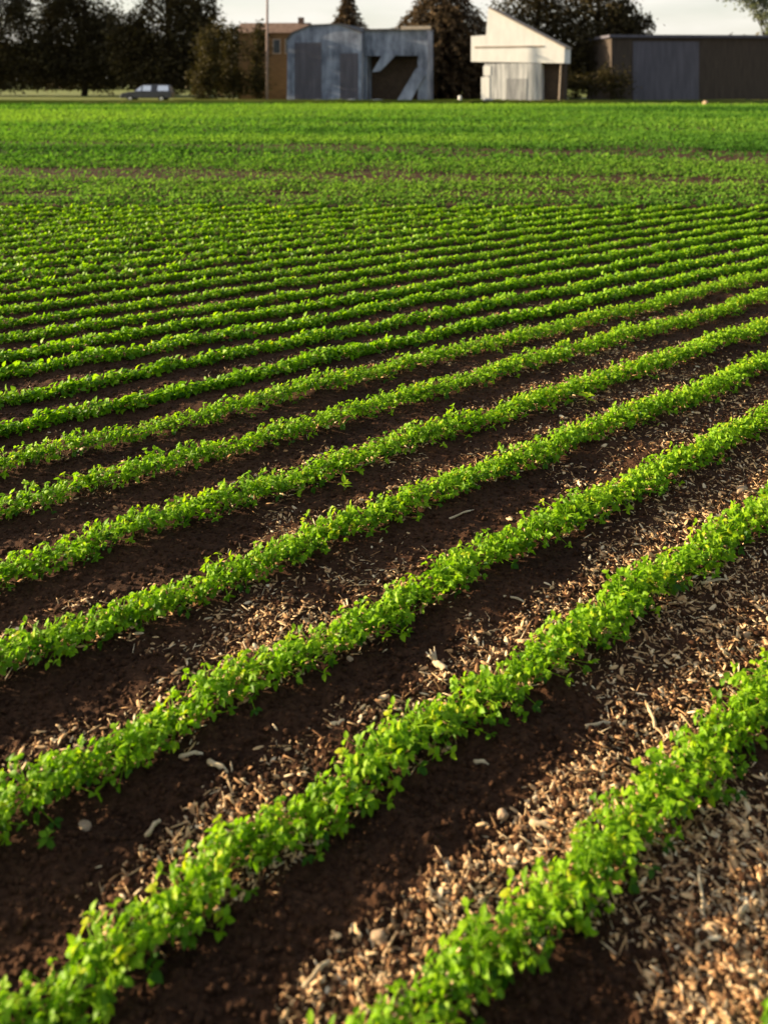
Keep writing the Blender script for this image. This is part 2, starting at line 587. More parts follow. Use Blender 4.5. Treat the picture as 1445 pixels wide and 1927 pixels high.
ORD = ['', 'first', 'second', 'third', 'fourth', 'fifth', 'sixth', 'seventh', 'eighth', 'ninth', 'tenth', 'eleventh', 'twelfth',
       'thirteenth', 'fourteenth', 'fifteenth', 'sixteenth', 'seventeenth', 'eighteenth', 'nineteenth', 'twentieth']
SPECIAL = {
    0: 'sliver of leafy soybean row showing only at the bottom right corner',
    1: 'broad blurred soybean row rising from the bottom edge to the right edge, nearest full row',
    2: 'soybean row leaving the frame at the bottom left corner',
    3: 'soybean row running just above the pale split corn stub',
    4: 'soybean row with a small yellow-green seedling just above it, left of centre',
}
ROWS_GROUP = 'soybean rows slanting across the field'
row_centre = []
for i, (m, c0) in enumerate(LINES):
    c = c0 * SC
    x0, x1 = row_span(m, c, 0.45 if i < 8 else 1.2)
    ang = math.atan(m)
    L = (x1 - x0) / math.cos(ang)
    if i in SPECIAL:
        lab = SPECIAL[i]
    elif i <= 21:
        lab = 'narrowing green soybean row, %s counting up from the one at the bottom left corner' % ORD[i - 1]
    else:
        lab = 'thin distant soybean row, %s counting down from the cross-planted headland' % ORD[len(LINES) - i]
    xm = (x0 + x1) / 2
    root = thing('soybean_row', lab, 'crop row', (xm, m * xm + c, 0), 0, ROWS_GROUP)
    ph = rng.uniform(0, 6, 3)
    wob = lambda s: 0.018 * np.sin(s * 1.3 + ph[0]) + 0.014 * np.sin(s * 3.1 + ph[1]) + 0.008 * np.sin(s * 7.7 + ph[2])
    nx, ny = -math.sin(ang), math.cos(ang)
    ox, oy = xm, m * xm + c
    if i <= 7:
        step = max(0.078, L / 99.0)
        n = int(L / step)
        for k in range(n):
            s = (k + 0.5 + rng.uniform(-0.3, 0.3)) * step
            w = float(wob(s)) + rng.normal(0, 0.016)
            x = x0 + s * math.cos(ang) + nx * w
            y = m * x0 + c + s * math.sin(ang) + ny * w
            p = bpy.data.objects.new('plant', PLANTS[int(rng.integers(0, len(PLANTS)))])
            COL.objects.link(p)
            p.parent = root
            p.location = (x - ox, y - oy, gz(x, y))
            sc = rng.uniform(0.88, 1.12)
            p.scale = (sc, sc, sc * rng.uniform(0.85, 1.1))
            p.rotation_euler = (rng.normal(0, 0.1), rng.normal(0, 0.1), rng.normal(0, 0.5))
    else:
        dist = c
        per = 520 if i < 16 else 300
        n = int(L * per)
        s = rng.uniform(0, L, n)
        u = np.sqrt(rng.random(n))
        a = rng.uniform(0, np.pi, n)
        lump = 0.75 + 0.5 * vnoise(s * 5.5 + i * 17, np.full(n, i * 3.7))
        w = wob(s) + np.cos(a) * u * (0.098 if i < 12 else 0.085) * lump
        hgt = 0.015 + np.sin(a) * u * (0.082 if i < 12 else 0.068) * lump + rng.normal(0, 0.006, n)
        x = x0 + s * math.cos(ang) + nx * w
        y = m * x0 + c + s * math.sin(ang) + ny * w
        P = np.stack([x - ox, y - oy, hgt + ground_z(x, y)], -1)
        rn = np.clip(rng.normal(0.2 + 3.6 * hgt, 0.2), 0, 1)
        me = far_leaves(P, rng.uniform(0.036, 0.062, n) * (1.0 if i < 16 else 1.25), rn, 'foliage', (LEAF_V[::1], LEAF_Q) if i < 12 else (SIMPLE_V, SIMPLE_Q))
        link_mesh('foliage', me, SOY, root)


# headland: rows planted crosswise, too dense and distant to count
def headland():
    Ps, Sz = [], []
    y = Y_END + 0.25
    while y < 95.5:
        half = y * 0.46 + 3
        dens = 150 if y < 28 else (90 if y < 45 else 40)
        size = 0.075 if y < 28 else (0.11 if y < 45 else 0.17)
        n = int(2 * half * dens)
        x = rng.uniform(-half, half, n)
        wy = rng.normal(0, 0.13 if y < 28 else 0.18, n)
        yy = y + wy
        yy = yy + 0.05 * np.sin(x * 0.7 + y)
        lump = 0.6 + 0.8 * vnoise(x * 1.9 + y * 5, yy * 0.5)
        h = 0.03 + np.abs(rng.normal(0, 0.5, n)).clip(0, 1) * 0.13 * lump + 0.015
        # bare wheel tracks
        xs = np.clip((x / (0.43 * y) + 1) / 2, 0, 1)
        tr1 = np.abs(yy - (37.5 - 7.0 * xs)) < (1.2 + 1.3 * xs) * (0.7 + 0.6 * vnoise(x * 0.3 + 3, x * 0))
        tr2 = np.abs(yy - (25.6 - 2.6 * xs)) < (1.5 - 0.55 * xs) * (0.7 + 0.6 * vnoise(x * 0.4 + 33, x * 0))
        tr3 = np.abs(yy - 32.0 + 1.5 * xs) < 0.35 * vnoise(x * 0.2, yy * 0) * 2
        tr4 = np.abs(yy - 20.6) < 0.55 * (vnoise(x * 0.5 + 40, yy * 0) > 0.55)
        patch = vnoise(x * 0.35 + 11, yy * 0.5) < 0.22
        keep = ~((tr1 | tr2 | tr3 | tr4) & (rng.random(n) < 0.80)) & ~(patch & (rng.random(n) < 0.5))
        Ps.append(np.stack([x, yy, h], -1)[keep])
        Sz.append((size * rng.uniform(0.7, 1.35, n))[keep])
        y += 0.76 if y < 45 else 0.95
    P = np.concatenate(Ps)
    sz = np.concatenate(Sz)
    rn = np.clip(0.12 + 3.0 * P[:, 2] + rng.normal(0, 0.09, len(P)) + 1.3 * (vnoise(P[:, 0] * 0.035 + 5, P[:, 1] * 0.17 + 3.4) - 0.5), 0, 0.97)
    me = far_leaves(P, sz, rn, 'headland_crop', tilt=0.45)
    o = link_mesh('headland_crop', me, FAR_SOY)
    tag(o, 'dense green soybeans planted crosswise on the far headland', 'crop', kind='stuff')


headland()


# ------------------------------------------------------------------ litter on the soil
def chip_template():
    # a flat, slightly bent and tapered sliver, length 1 along X
    xs, ws = [0, 0.3, 0.7, 1.0], [0.35, 1.0, 0.9, 0.4]
    zs = [0.0, 0.10, 0.12, 0.02]
    V, Q = [], []
    for x, w, z in zip(xs, ws, zs):
        V += [(x - 0.5, -0.5 * w, z), (x - 0.5, 0.5 * w, z), (x - 0.5, 0.4 * w, z + 0.30), (x - 0.5, -0.4 * w, z + 0.30)]
    for i in range(3):
        a = i * 4
        for k in range(4):
            b, c = a + k, a + (k + 1) % 4
            Q.append((b, c, c + 4, b + 4))
    Q += [(3, 2, 1, 0), (12, 13, 14, 15)]
    return np.array(V, float), np.array(Q)


def litter():
    TV, TQ = chip_template()
    Ps, Rn, Sc = [], [], []
    n = 260000
    y = 1.9 * np.exp(rng.random(n) * math.log(15.0 / 1.9))
    x = rng.uniform(-0.55, 0.6, n) * y
    d = vnoise(x * 1.6 + 60, y * 1.6) * 0.55 + vnoise(x * 5 + 7, y * 5 + 77) * 0.45 + 0.22 * (x / y)
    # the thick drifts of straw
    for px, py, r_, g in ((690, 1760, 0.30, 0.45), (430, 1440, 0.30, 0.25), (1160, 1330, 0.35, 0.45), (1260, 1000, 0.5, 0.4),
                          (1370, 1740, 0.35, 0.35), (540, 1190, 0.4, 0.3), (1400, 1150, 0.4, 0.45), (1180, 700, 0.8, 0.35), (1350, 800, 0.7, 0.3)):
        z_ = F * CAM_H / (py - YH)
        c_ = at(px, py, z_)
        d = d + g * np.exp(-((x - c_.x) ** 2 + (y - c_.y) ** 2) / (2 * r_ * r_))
    # litter thinned where the row shadows fall, putting the shade into its spread
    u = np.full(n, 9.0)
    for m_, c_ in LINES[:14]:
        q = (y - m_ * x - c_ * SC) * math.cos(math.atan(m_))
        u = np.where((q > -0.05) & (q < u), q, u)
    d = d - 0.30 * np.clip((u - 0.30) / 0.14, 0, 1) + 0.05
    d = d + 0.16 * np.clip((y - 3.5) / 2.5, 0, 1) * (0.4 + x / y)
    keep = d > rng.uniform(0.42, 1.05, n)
    x, y = x[keep], y[keep]
    n = len(x)
    kind = rng.random(n)
    big = rng.random(n) ** 2
    ln = np.where(kind < 0.5, 0.003 + 0.010 * big, np.where(kind < 0.88, 0.014 + 0.040 * big, 0.03 + 0.075 * big))
    wd = np.where(kind < 0.5, ln * rng.uniform(0.4, 0.9, n), np.where(kind < 0.88, ln * rng.uniform(0.22, 0.5, n), rng.uniform(0.0025, 0.006, n)))
    th = np.where(kind < 0.88, np.minimum(wd * 0.45, 0.004), wd * 0.8)
    P = np.stack([x, y, ground_z(x, y) + 0.001 + 0.004 * rng.random(n)], -1)
    R = rot(rng.uniform(0, 6.28, n), rng.normal(0, 0.38, n), rng.normal(0, 0.6, n))
    rn = np.clip(rng.beta(1.7, 1.3, n), 0, 1)
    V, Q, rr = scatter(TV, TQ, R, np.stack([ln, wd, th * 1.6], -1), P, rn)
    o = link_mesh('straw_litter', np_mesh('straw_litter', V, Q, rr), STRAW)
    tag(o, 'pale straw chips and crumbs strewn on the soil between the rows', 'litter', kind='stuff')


litter()


def crumbs():
    """loose crumbs and clods of soil"""
    TV = np.array([(-1, -.8, -.6), (1, -1, -.6), (.9, 1, -.6), (-1, .8, -.6), (-.6, -.5, .7), (.6, -.7, .5), (.7, .5, .8), (-.5, .6, .55)], float)
    TQ = np.array([(0, 3, 2, 1), (4, 5, 6, 7), (0, 1, 5, 4), (1, 2, 6, 5), (2, 3, 7, 6), (3, 0, 4, 7)])
    n = 90000
    y = 1.9 * np.exp(rng.random(n) * math.log(12.0 / 1.9))
    x = rng.uniform(-0.55, 0.6, n) * y
    sz = 0.0022 + 0.011 * rng.random(n) ** 5 + 0.0006 * y * rng.random(n)
    P = np.stack([x, y, ground_z(x, y) + sz * 0.2], -1)
    R = rot(rng.uniform(0, 6.28, n), rng.normal(0, 0.5, n), rng.normal(0, 0.5, n))
    S3 = sz[:, None] * rng.uniform(0.7, 1.4, (n, 3))
    V, Q, rr = scatter(TV, TQ, R, S3, P, rng.random(n))
    tag(link_mesh('soil_crumbs', np_mesh('soil_crumbs', V, Q, rr), SOIL), 'loose dark crumbs of soil between the rows', 'soil', kind='stuff')


crumbs()


def ground_at(px, py):
    z = F * CAM_H / (py - YH)
    p = at(px, py, z)
    p.z = gz(p.x, p.y)
    return p


def stone(px, py, size, label, mat=STONE, group=None, name='stone', base=None):
    p = base or ground_at(px, py)
    import bmesh
    bm = bmesh.new()
    bmesh.ops.create_icosphere(bm, subdivisions=3, radius=1.0)
    a, b, c = random.uniform(0, 9), random.uniform(0, 9), random.uniform(0, 9)
    for v in bm.verts:
        q = v.co.copy()
        k = 1 + 0.16 * math.sin(q.x * 2.3 + a) * math.cos(q.y * 2.1 + b) + 0.1 * math.sin(q.z * 4 + q.x * 3 + c)
        v.co = Vector((q.x * size[0], q.y * size[1], q.z * size[2])) * k
    me = bpy.data.meshes.new(name)
    bm.to_mesh(me)
    bm.free()
    o = link_mesh(name, me, mat, smooth=True)
    o.location = (p.x, p.y, p.z + size[2] * 0.45)
    o.rotation_euler = (random.uniform(-.2, .2), random.uniform(-.2, .2), random.uniform(0, 6))
    return tag(o, label, 'stone', group)


for px, py, s, lab in [
    (712, 1770, (0.026, 0.020, 0.016), 'largest rounded tan stone in the litter between the two nearest full rows'),
    (1395, 925, (0.05, 0.03, 0.018), 'flat pale stone on lit soil near the right edge below a row'),
    (160, 1553, (0.024, 0.018, 0.014), 'rounded pale stone on dark soil in the lower left'),
    (945, 1533, (0.026, 0.02, 0.015), 'small pale stone above the litter patch at lower centre'),
    (658, 1249, (0.016, 0.014, 0.012), 'small round whitish stone on the shaded soil left of the corn stub'),
    (1405, 1192, (0.022, 0.017, 0.014), 'small white stone against the row at the right edge')]:
    stone(px, py, s, lab)


def stalk(px, py, length, ang, rad, label, lift=0.0, mat=STALK, split=False, name='corn_stalk'):
    p = ground_at(px, py)
    root = None
    mb = MB()
    n = 7
    pts, rads = [], []
    for k in range(n):
        f = k / (n - 1) - 0.5
        pts.append((f * length, 0.006 * math.sin(f * 5), rad + lift * (f + 0.5) + 0.004 * math.cos(f * 6)))
        rads.append(rad * (1.25 if k in (1, 4) else 0.95) * (1.0 - 0.25 * (f + 0.5)))
    mb.tube(pts, rads, 8)
    if split:
        for q in range(5):
            a = random.uniform(-0.9, 0.9)
            l2 = length * random.uniform(0.5, 0.9)
            x0 = 0.4 * length
            mb.tube([(x0, 0, rad), (x0 + l2 * 0.5 * math.cos(a), l2 * 0.5 * math.sin(a), rad + 0.02 * random.random()),
                     (x0 + l2 * math.cos(a), l2 * math.sin(a), rad + 0.035 * random.random())], [rad * 0.5, rad * 0.4, rad * 0.15], 5)
    o = mb.build(name, mat, smooth=True)
    o.location = p
    o.rotation_euler = (0, 0, ang)
    return tag(o, label, 'stalk')


stalk(828, 1258, 0.085, 2.1, 0.015, 'pale split corn stub with frayed fibres lying near the middle of the picture', split=True, name='corn_stub')
stalk(967, 1130, 0.11, -0.55, 0.006, 'thin pale stick lying on reddish soil right of centre')
stalk(1318, 1690, 0.15, 1.25, 0.006, 'thin straw stick pointing up the picture at lower right', lift=0.03)
stalk(410, 1445, 0.10, -0.7, 0.010, 'tan stalk piece on shaded soil below the row at lower left')
stalk(905, 1434, 0.055, -0.45, 0.008, 'lone whitish stalk piece on bare shaded soil right of centre')
stalk(288, 1558, 0.075, 1.0, 0.008, 'short orange-tan stalk piece on dark soil at lower left')
stalk(870, 970, 0.20, 0.55, 0.006, 'long thin straw lying beside the upper side of a row near centre')
stalk(1020, 1555, 0.085, -0.5, 0.011, 'thick pale stalk piece against the nearest full row')
stalk(360, 1424, 0.09, 0.05, 0.008, 'level pale stalk piece on soil left of the lower centre')
stalk(595, 1835, 0.11, 0.75, 0.007, 'slim tan stalk lying slantwise near the bottom edge, left of centre')
stalk(1345, 1100, 0.16, 0.15, 0.007, 'long level straw on thick litter near the right edge')
stalk(1130, 1365, 0.13, 0.05, 0.008, 'level pale cornstalk on the litter between the two nearest rows')
stalk(1225, 1350, 0.10, 1.5, 0.007, 'upright-looking tan straw among litter near the right row', lift=0.03)
stalk(1395, 1720, 0.13, 0.5, 0.009, 'broad tan straw in the litter at the lower right edge')


def weed(px, py, h, label, name='seedling', tone=(0.75, 1.0)):
    p = ground_at(px, py)
    root = thing(name, label, 'seedling', p)
    mb = MB()
    LV, LR, LP, LS = [], [], [], []
    mb.tube([(0, 0, -0.01), (0.004, 0, h * 0.5), (0.0, 0.004, h)], [0.003, 0.0025, 0.0015], 5)
    mb.build('stem', STEM, root)
    n = 7
    yaw = np.arange(n) * 2.4 + rng.uniform(0, 1)
    P = np.stack([np.zeros(n), np.zeros(n), h * (0.4 + 0.6 * np.arange(n) / n)], -1)
    V, Q, rr = scatter(LEAF_V * np.array([1, 0.75, 1]), LEAF_Q, rot(yaw, rng.normal(-0.5, 0.3, n), rng.normal(0, .3, n)), h * rng.uniform(0.65, 1.0, n), P, rng.uniform(*tone, n))
    link_mesh('leaves', np_mesh('leaves', V, Q, rr), SOY, root)


weed(648, 925, 0.06, 'small yellow-green seedling on bare soil between rows, left of centre')
weed(1104, 762, 0.08, 'bright yellow-green seedling growing between two rows right of centre')
weed(88, 1597, 0.045, 'low dark green seedling alone on shaded soil at lower left', tone=(0.05, 0.4))


# ------------------------------------------------------------------ trees and shrubs
def crown_mesh(name, blobs, base, size, dens, seed, mat_name=None):
    """blobs: (x, y, z, rx, ry, rz) in world space; leaf clumps through their volume"""
    r = np.random.default_rng(seed)
    Ps = []
    for (x, y, z, rx, ry, rz) in blobs:
        nclump = int(dens * (rx * rz) ** 0.95) + 6
        v = r.normal(size=(nclump, 3))
        v /= np.linalg.norm(v, axis=1)[:, None]
        v *= (r.random(nclump) ** 0.4)[:, None]
        cc = v * np.array([rx, ry, rz])
        per = 26
        cr = 0.10 * (rx + rz) + 0.25
        q = np.repeat(cc, per, 0) + r.normal(size=(nclump * per, 3)) * cr * 0.55 * np.repeat(r.uniform(0.6, 1.3, nclump), per)[:, None]
        Ps.append(q + np.array([x, y, z]))
    P = np.concatenate(Ps) - np.array(base)
    P = P[P[:, 2] > 0.25]
    n = len(P)
    R = rot(r.uniform(0, 6.28, n), r.normal(0.2, 0.6, n), r.normal(0, 0.6, n))
    rn = np.clip(r.normal(0.45, 0.25, n), 0, 1)
    V, Q, rr = scatter(SIMPLE_V, SIMPLE_Q, R, size * r.uniform(0.6, 1.4, n), P, rn)
    return np_mesh(name, V, Q, rr)


def tree(name, label, trunk_px, Z, blobs_px, mat, trunk_r=0.35, size=0.42, dens=9.0, seed=1, group=None, cat='tree', trunk_name='trunk'):
    b = at(trunk_px, 150, Z)
    base = (b.x, Z, 0.0)
    root = thing(name, label, cat, base, 0, group)
    bl = []
    for (cx, cy, rx, ry) in blobs_px:
        c = at(cx, cy, Z)
        k = Z / F
        bl.append((c.x, Z + random.uniform(-1, 1), c.z, rx * k, max(1.2, 0.8 * rx * k), ry * k))
    link_mesh('crown', crown_mesh('crown', bl, base, size, dens, seed), mat, root)
    mb = MB()
    top = max(q[2] for q in bl)
    h = max(1.0, top)
    n = 6
    mb.tube([(0.25 * math.sin(k * 1.3 + seed), 0.2 * math.cos(k * 1.7), -0.2 + h * k / n) for k in range(n + 1)],
            [trunk_r * (1.35 if k == 0 else 1.0) * (1 - 0.8 * k / n) for k in range(n + 1)], 9)
    for q in bl:
        for w in range(2):
            zz = min(h * 0.8, max(0.8, q[2] * random.uniform(0.4, 0.7)))
            e = Vector((q[0] - base[0] + random.uniform(-.4, .4) * q[3], q[1] - base[1] + random.uniform(-.5, .5) * q[4], q[2] + random.uniform(-.1, .5) * q[5]))
            s0 = Vector((0, 0, zz))
            mb.tube([s0, s0.lerp(e, 0.5) + Vector((0, 0, 0.15 * (e - s0).length)), e], [trunk_r * 0.45, trunk_r * 0.28, trunk_r * 0.08], 6)
    mb.build(trunk_name, BARK, root, smooth=True)
    return root


G_LEFT = 'dark trees along the left skyline'
tree('broadleaf_tree', 'huge dark tree cut off by the top left corner', -10, 142,
     [(-35, 60, 92, 108), (-40, -60, 70, 80), (25, 120, 62, 50), (70, 100, 42, 65), (-60, 130, 80, 42), (40, 10, 25, 60)], DARK_LEAF, 0.5, seed=11, group=G_LEFT)
tree('broadleaf_tree', 'dark tree with a bare trunk foot showing against lit grass at far left', 160, 146,
     [(140, 70, 72, 85), (125, -50, 58, 70), (100, 122, 60, 46), (200, 108, 60, 62), (160, 130, 80, 36), (110, 30, 40, 60), (185, 50, 50, 55)], DARK_LEAF, 0.42, seed=12, group=G_LEFT)
tree('broadleaf_tree', 'dense dark tree standing behind the parked car', 318, 138,
     [(325, 55, 80, 85), (318, -60, 62, 80), (275, 112, 75, 55), (370, 95, 48, 75), (330, 135, 80, 38), (250, 90, 45, 50), (375, 20, 40, 60), (240, 60, 40, 40)], DARK_LEAF, 0.5, seed=13, group=G_LEFT)
tree('broadleaf_tree', 'smaller dark tree right of the parked car, below open sky', 412, 128,
     [(408, 105, 36, 68), (430, 120, 28, 62), (400, 150, 45, 36)], SHRUB, 0.25, seed=14, group=G_LEFT)
G_MID = 'dark trees behind the farm buildings'
tree('broadleaf_tree', 'tall dark tree rising behind the white shed with small sky gaps', 1010, 124,
     [(985, 60, 85, 95), (1000, -50, 80, 70), (1060, 70, 60, 90), (960, 130, 80, 60)], DARK_LEAF, 0.5, dens=6.5, seed=15, group=G_MID)
tree('broadleaf_tree', 'dark brownish tree between the white shed and the long dark barn', 1125, 120,
     [(1120, 60, 72, 100), (1100, -60, 80, 75), (1175, 95, 55, 88), (1205, 42, 34, 16), (1165, 25, 30, 40)], DARK_LEAF, 0.55, seed=16, group=G_MID)
tree('broadleaf_tree', 'tree with sunlit pale-looking leaves at the top right corner above the long barn', 1452, 135,
     [(1432, 8, 34, 34), (1470, 40, 50, 45), (1400, -12, 40, 22)], SUNLIT_LEAF, 0.3, dens=4.5, seed=17)
tree('shrub', 'low dark bush at the foot of the tree right of the white shed', 1110, 108,
     [(1090, 160, 36, 32), (1150, 158, 40, 36)], SHRUB, 0.15, 0.3, seed=18, cat='shrub', trunk_name='stems')
G_SHRUB = 'dark shrubs in front of the brown house'
for k, (px, ty, hw, lab) in enumerate([(392, 60, 26, 'dark shrub nearest the parked car in the shrub row before the brown house'),
                                       (438, 44, 22, 'spiky dark shrub in the middle of the row left of the pale pole'),
                                       (484, 42, 20, 'tall narrow dark shrub just left of the pale pole')]):
    tree('shrub', lab, px, 108 + k, [(px, (ty + 190) / 2, hw, (190 - ty) / 2), (px + 4, ty + 25, hw * 0.45, 26), (px, 160, hw * 1.25, 30)],
         SHRUB, 0.12, 0.32, seed=30 + k, group=G_SHRUB, cat='shrub', trunk_name='stems')


def spruce(px, Z, apex_y, half_px, label, seed, slope=1.4, group=None):
    b = at(px, 150, Z)
    H = at(px, apex_y, Z).z
    r = np.random.default_rng(seed)
    root = thing('spruce_tree', label, 'tree', (b.x, Z, 0), 0, group)
    mb = MB()
    mb.tube([(0, 0, -0.2), (0.05, 0, H * 0.5), (0, 0, H * 0.98)], [0.4, 0.25, 0.04], 9)
    wmax = half_px * Z / F
    Ps, Yw, Pt, Sz = [], [], [], []
    z = 0.6
    while z < H - 0.15:
        rad = min(wmax, (H - z) * slope * 0.5 + 0.15) if slope < 1 else min(wmax, (H - z) * slope + 0.15)
        rad *= r.uniform(0.88, 1.08)
        nb = int(9 + rad * 2.2)
        for k in range(nb):
            a = 2 * math.pi * (k + r.random()) / nb
            rl = rad * r.uniform(0.8, 1.06)
            m_ = int(8 + rl * 7)
            f = r.random(m_) ** 0.7
            px_ = np.stack([np.cos(a) * f * rl, np.sin(a) * f * rl, z - 0.22 * f * f * rl + 0.1 * r.normal(size=m_)], -1)
            px_ += r.normal(size=(m_, 3)) * 0.16
            Ps.append(px_)
            Yw.append(a + r.normal(0, 0.7, m_))
            Pt.append(r.normal(0.35, 0.3, m_))
            if k % 3 == 0:
                mb.tube([(0, 0, z), (math.cos(a) * rl * 0.9, math.sin(a) * rl * 0.9, z - 0.18 * rl)], [0.05, 0.015], 4)
        z += 0.42 + 0.012 * H
    P = np.concatenate(Ps)
    P[:, 2] = np.maximum(P[:, 2], 0.2)
    n = len(P)
    R = rot(np.concatenate(Yw), np.concatenate(Pt), r.normal(0, 0.5, n))
    V, Q, rr = scatter(SIMPLE_V * np.array([1, 0.6, 1]), SIMPLE_Q, R, r.uniform(0.35, 0.75, n), P, r.random(n))
    link_mesh('crown', np_mesh('crown', V, Q, rr), NEEDLE, root)
    mb.build('trunk', BARK, root)
    return root


spruce(832, 121, -60, 108, 'massive dark conifer filling the gap between the grey sheds and white shed', 51, 1.0, G_MID)
spruce(655, 126, -22, 34, 'slim dark conifer whose tip stands up behind the grey barn', 52, 0.9, G_MID)


def woods():
    r = np.random.default_rng(77)
    n = 26000
    x = r.uniform(-150, 150, n)
    y = 235 + r.uniform(0, 25, n)
    top = 9.5 + 4 * vnoise(x * 0.10 + 30, x * 0 + 2) + 1.5 * vnoise(x * 0.5, x * 0 + 8)
    z = top * r.random(n) ** 0.8
    P = np.stack([x, y, z], -1)
    R = rot(r.uniform(0, 6.28, n), r.normal(0.2, 0.6, n), r.normal(0, 0.6, n))
    V, Q, rr = scatter(SIMPLE_V, SIMPLE_Q, R, r.uniform(1.0, 2.2, n), P, r.random(n))
    tag(link_mesh('woodland', np_mesh('woodland', V, Q, rr), DARK_LEAF), 'low dark line of distant woods seen between the trees', 'woodland', kind='stuff')


woods()


# ------------------------------------------------------------------ buildings
def frame_at(px, Z, rz):
    """local frame of a wall whose foot stands at pixel column px, distance Z, turned rz; returns root maths for pixels -> (x, z) on the wall"""
    o = at(px, YH, Z)
    o.z = 0
    d = Vector((math.cos(rz), math.sin(rz), 0))

    def loc(x, y):
        k = (x - CX) / F                       # ray X = k * Y
        # o.x + t d.x = k (o.y + t d.y)
        t = (k * o.y - o.x) / (d.x - k * d.y)
        yy = o.y + t * d.y
        return (t, max(0.0, CAM_H + (YH - y) / F * yy))
    return o, loc


# white shed with an overhanging loft
rz = math.radians(-24)
o, loc = frame_at(965, 100, rz)
shed = thing('white_shed', 'white wooden shed with steep slanting roof and overhanging loft, brightest building', 'shed', o, rz)
G = lambda pts: [loc(*p) for p in pts]


def flatroof(mb, a, b, y0, y1, th):
    """a roof sheet over the profile edge a-b"""
    (x0, z0), (x1, z1) = a, b
    nx_, nz_ = -(z1 - z0), (x1 - x0)
    ll = math.hypot(nx_, nz_)
    nx_, nz_ = nx_ / ll * th, nz_ / ll * th
    if nz_ < 0:
        nx_, nz_ = -nx_, -nz_
    q = 0.004
    pr = [(x0 + nx_ * q / th, z0 + nz_ * q / th), (x1 + nx_ * q / th, z1 + nz_ * q / th), (x1 + nx_, z1 + nz_), (x0 + nx_, z0 + nz_)]
    if x1 < x0:
        pr = pr[::-1]
    mb.prism(pr, y0, y1)


up = G([(886, 116), (1061, 119), (1062, 90), (919, 15), (914, 66), (886, 68)])
MB().prism(up, 0, 3).build('loft', WHITE_PAINT, shed)
r_ = MB()
flatroof(r_, G([(919, 15)])[0], G([(1064, 91)])[0], -0.2, 3.2, 0.12)
r_.build('roof', TRIM, shed)
bx0, bx1 = G([(893, 89)])[0], G([(1022, 89)])[0]
MB().box((bx0[0], -0.06, bx0[1] - 0.09), (bx1[0], -0.003, bx0[1] + 0.09)).build('trim_board', TRIM, shed)
wl, wr = loc(911, 118)[0], loc(1018, 118)[0]
wtop = loc(960, 119)[1] - 0.02
n0, n1, n2, n3 = loc(950, 185)[0], loc(964, 140), loc(978, 138), loc(992, 185)[0]
MB().prism([(wl, -0.1), (wr, -0.1), (wr, wtop), (wl, wtop)], 0.04, 0.2).build('lower_wall', PEELED, shed)
w = MB()
w.box((wl, 0.2, -0.1), (wl + 0.15, 2.9, wtop))
w.box((wr - 0.15, 0.2, -0.1), (wr, 2.9, wtop))
w.box((wl + 0.15, 2.75, -0.1), (wr - 0.15, 2.9, wtop))
w.build('side_wall', PEELED, shed)
MB().box((n0 + 0.1, 0.0, -0.05), (n3 - 0.1, 0.036, loc(970, 148)[1])).build('grey_door', PEELED_DOOR, shed)
pr0, pr1 = loc(1018, 118)[0] + 0.01, loc(1056, 118)[0]
MB().box((pr0, 1.2, -0.1), (pr1, 2.8, wtop)).build('porch_shade_fill', DARK_IN, shed)  # dark block added under the loft, its colour standing for porch shade
b0, b1 = loc(905, 178), loc(921, 145)
pb = MB().box((b0[0], 0.0, -0.1), (b1[0] - 0.02, 0.22, b1[1]))
pb.build('white_door_leaf', WHITE_PAINT, shed)
lx0, lx1 = loc(909, 142), loc(923, 124)
MB().box((lx0[0], 0.0, lx0[1]), (lx1[0] - 0.02, 0.22, lx1[1])).build('shutter', WHITE_PAINT, shed)
pp, pq = loc(1050, 160), loc(1054, 119)
MB().tube([(pp[0], 0.3, -0.1), (pq[0], 0.3, pq[1])], [0.09, 0.09], 8).build('porch_post', TRIM, shed)

# grey barn, left block
rz = math.radians(-16)
o, loc = frame_at(610, 109, rz)
barn = thing('grey_barn', 'blue-grey weathered barn with rounded shadowy front left of the open shed', 'barn', o, rz)
pr = [loc(540, 196), loc(680, 196), loc(680, 62), loc(640, 46), loc(585, 48), loc(552, 62), loc(541, 75)]
pr = [(x, z - 0.1 if k < 2 else z) for k, (x, z) in enumerate(pr)]
MB().prism(pr, 0, 9).build('wall', GREY_BOARD, barn)
r_ = MB()
for a, b in (((680, 62), (640, 46)), ((640, 46), (585, 48)), ((585, 48), (552, 62)), ((552, 62), (541, 75))):
    flatroof(r_, loc(*b), loc(*a), -0.25, 9.2, 0.12)
r_.build('roof', GREY_ROOF, barn)
d0, d1 = loc(555, 192), loc(605, 80)
MB().box((d0[0], -0.07, -0.05), (d1[0], -0.004, d1[1])).build('sliding_door', SLATE, barn)
d0, d1 = loc(640, 192), loc(674, 100)
MB().box((d0[0], -0.07, -0.05), (d1[0], -0.004, d1[1])).build('sliding_door', SLATE, barn)

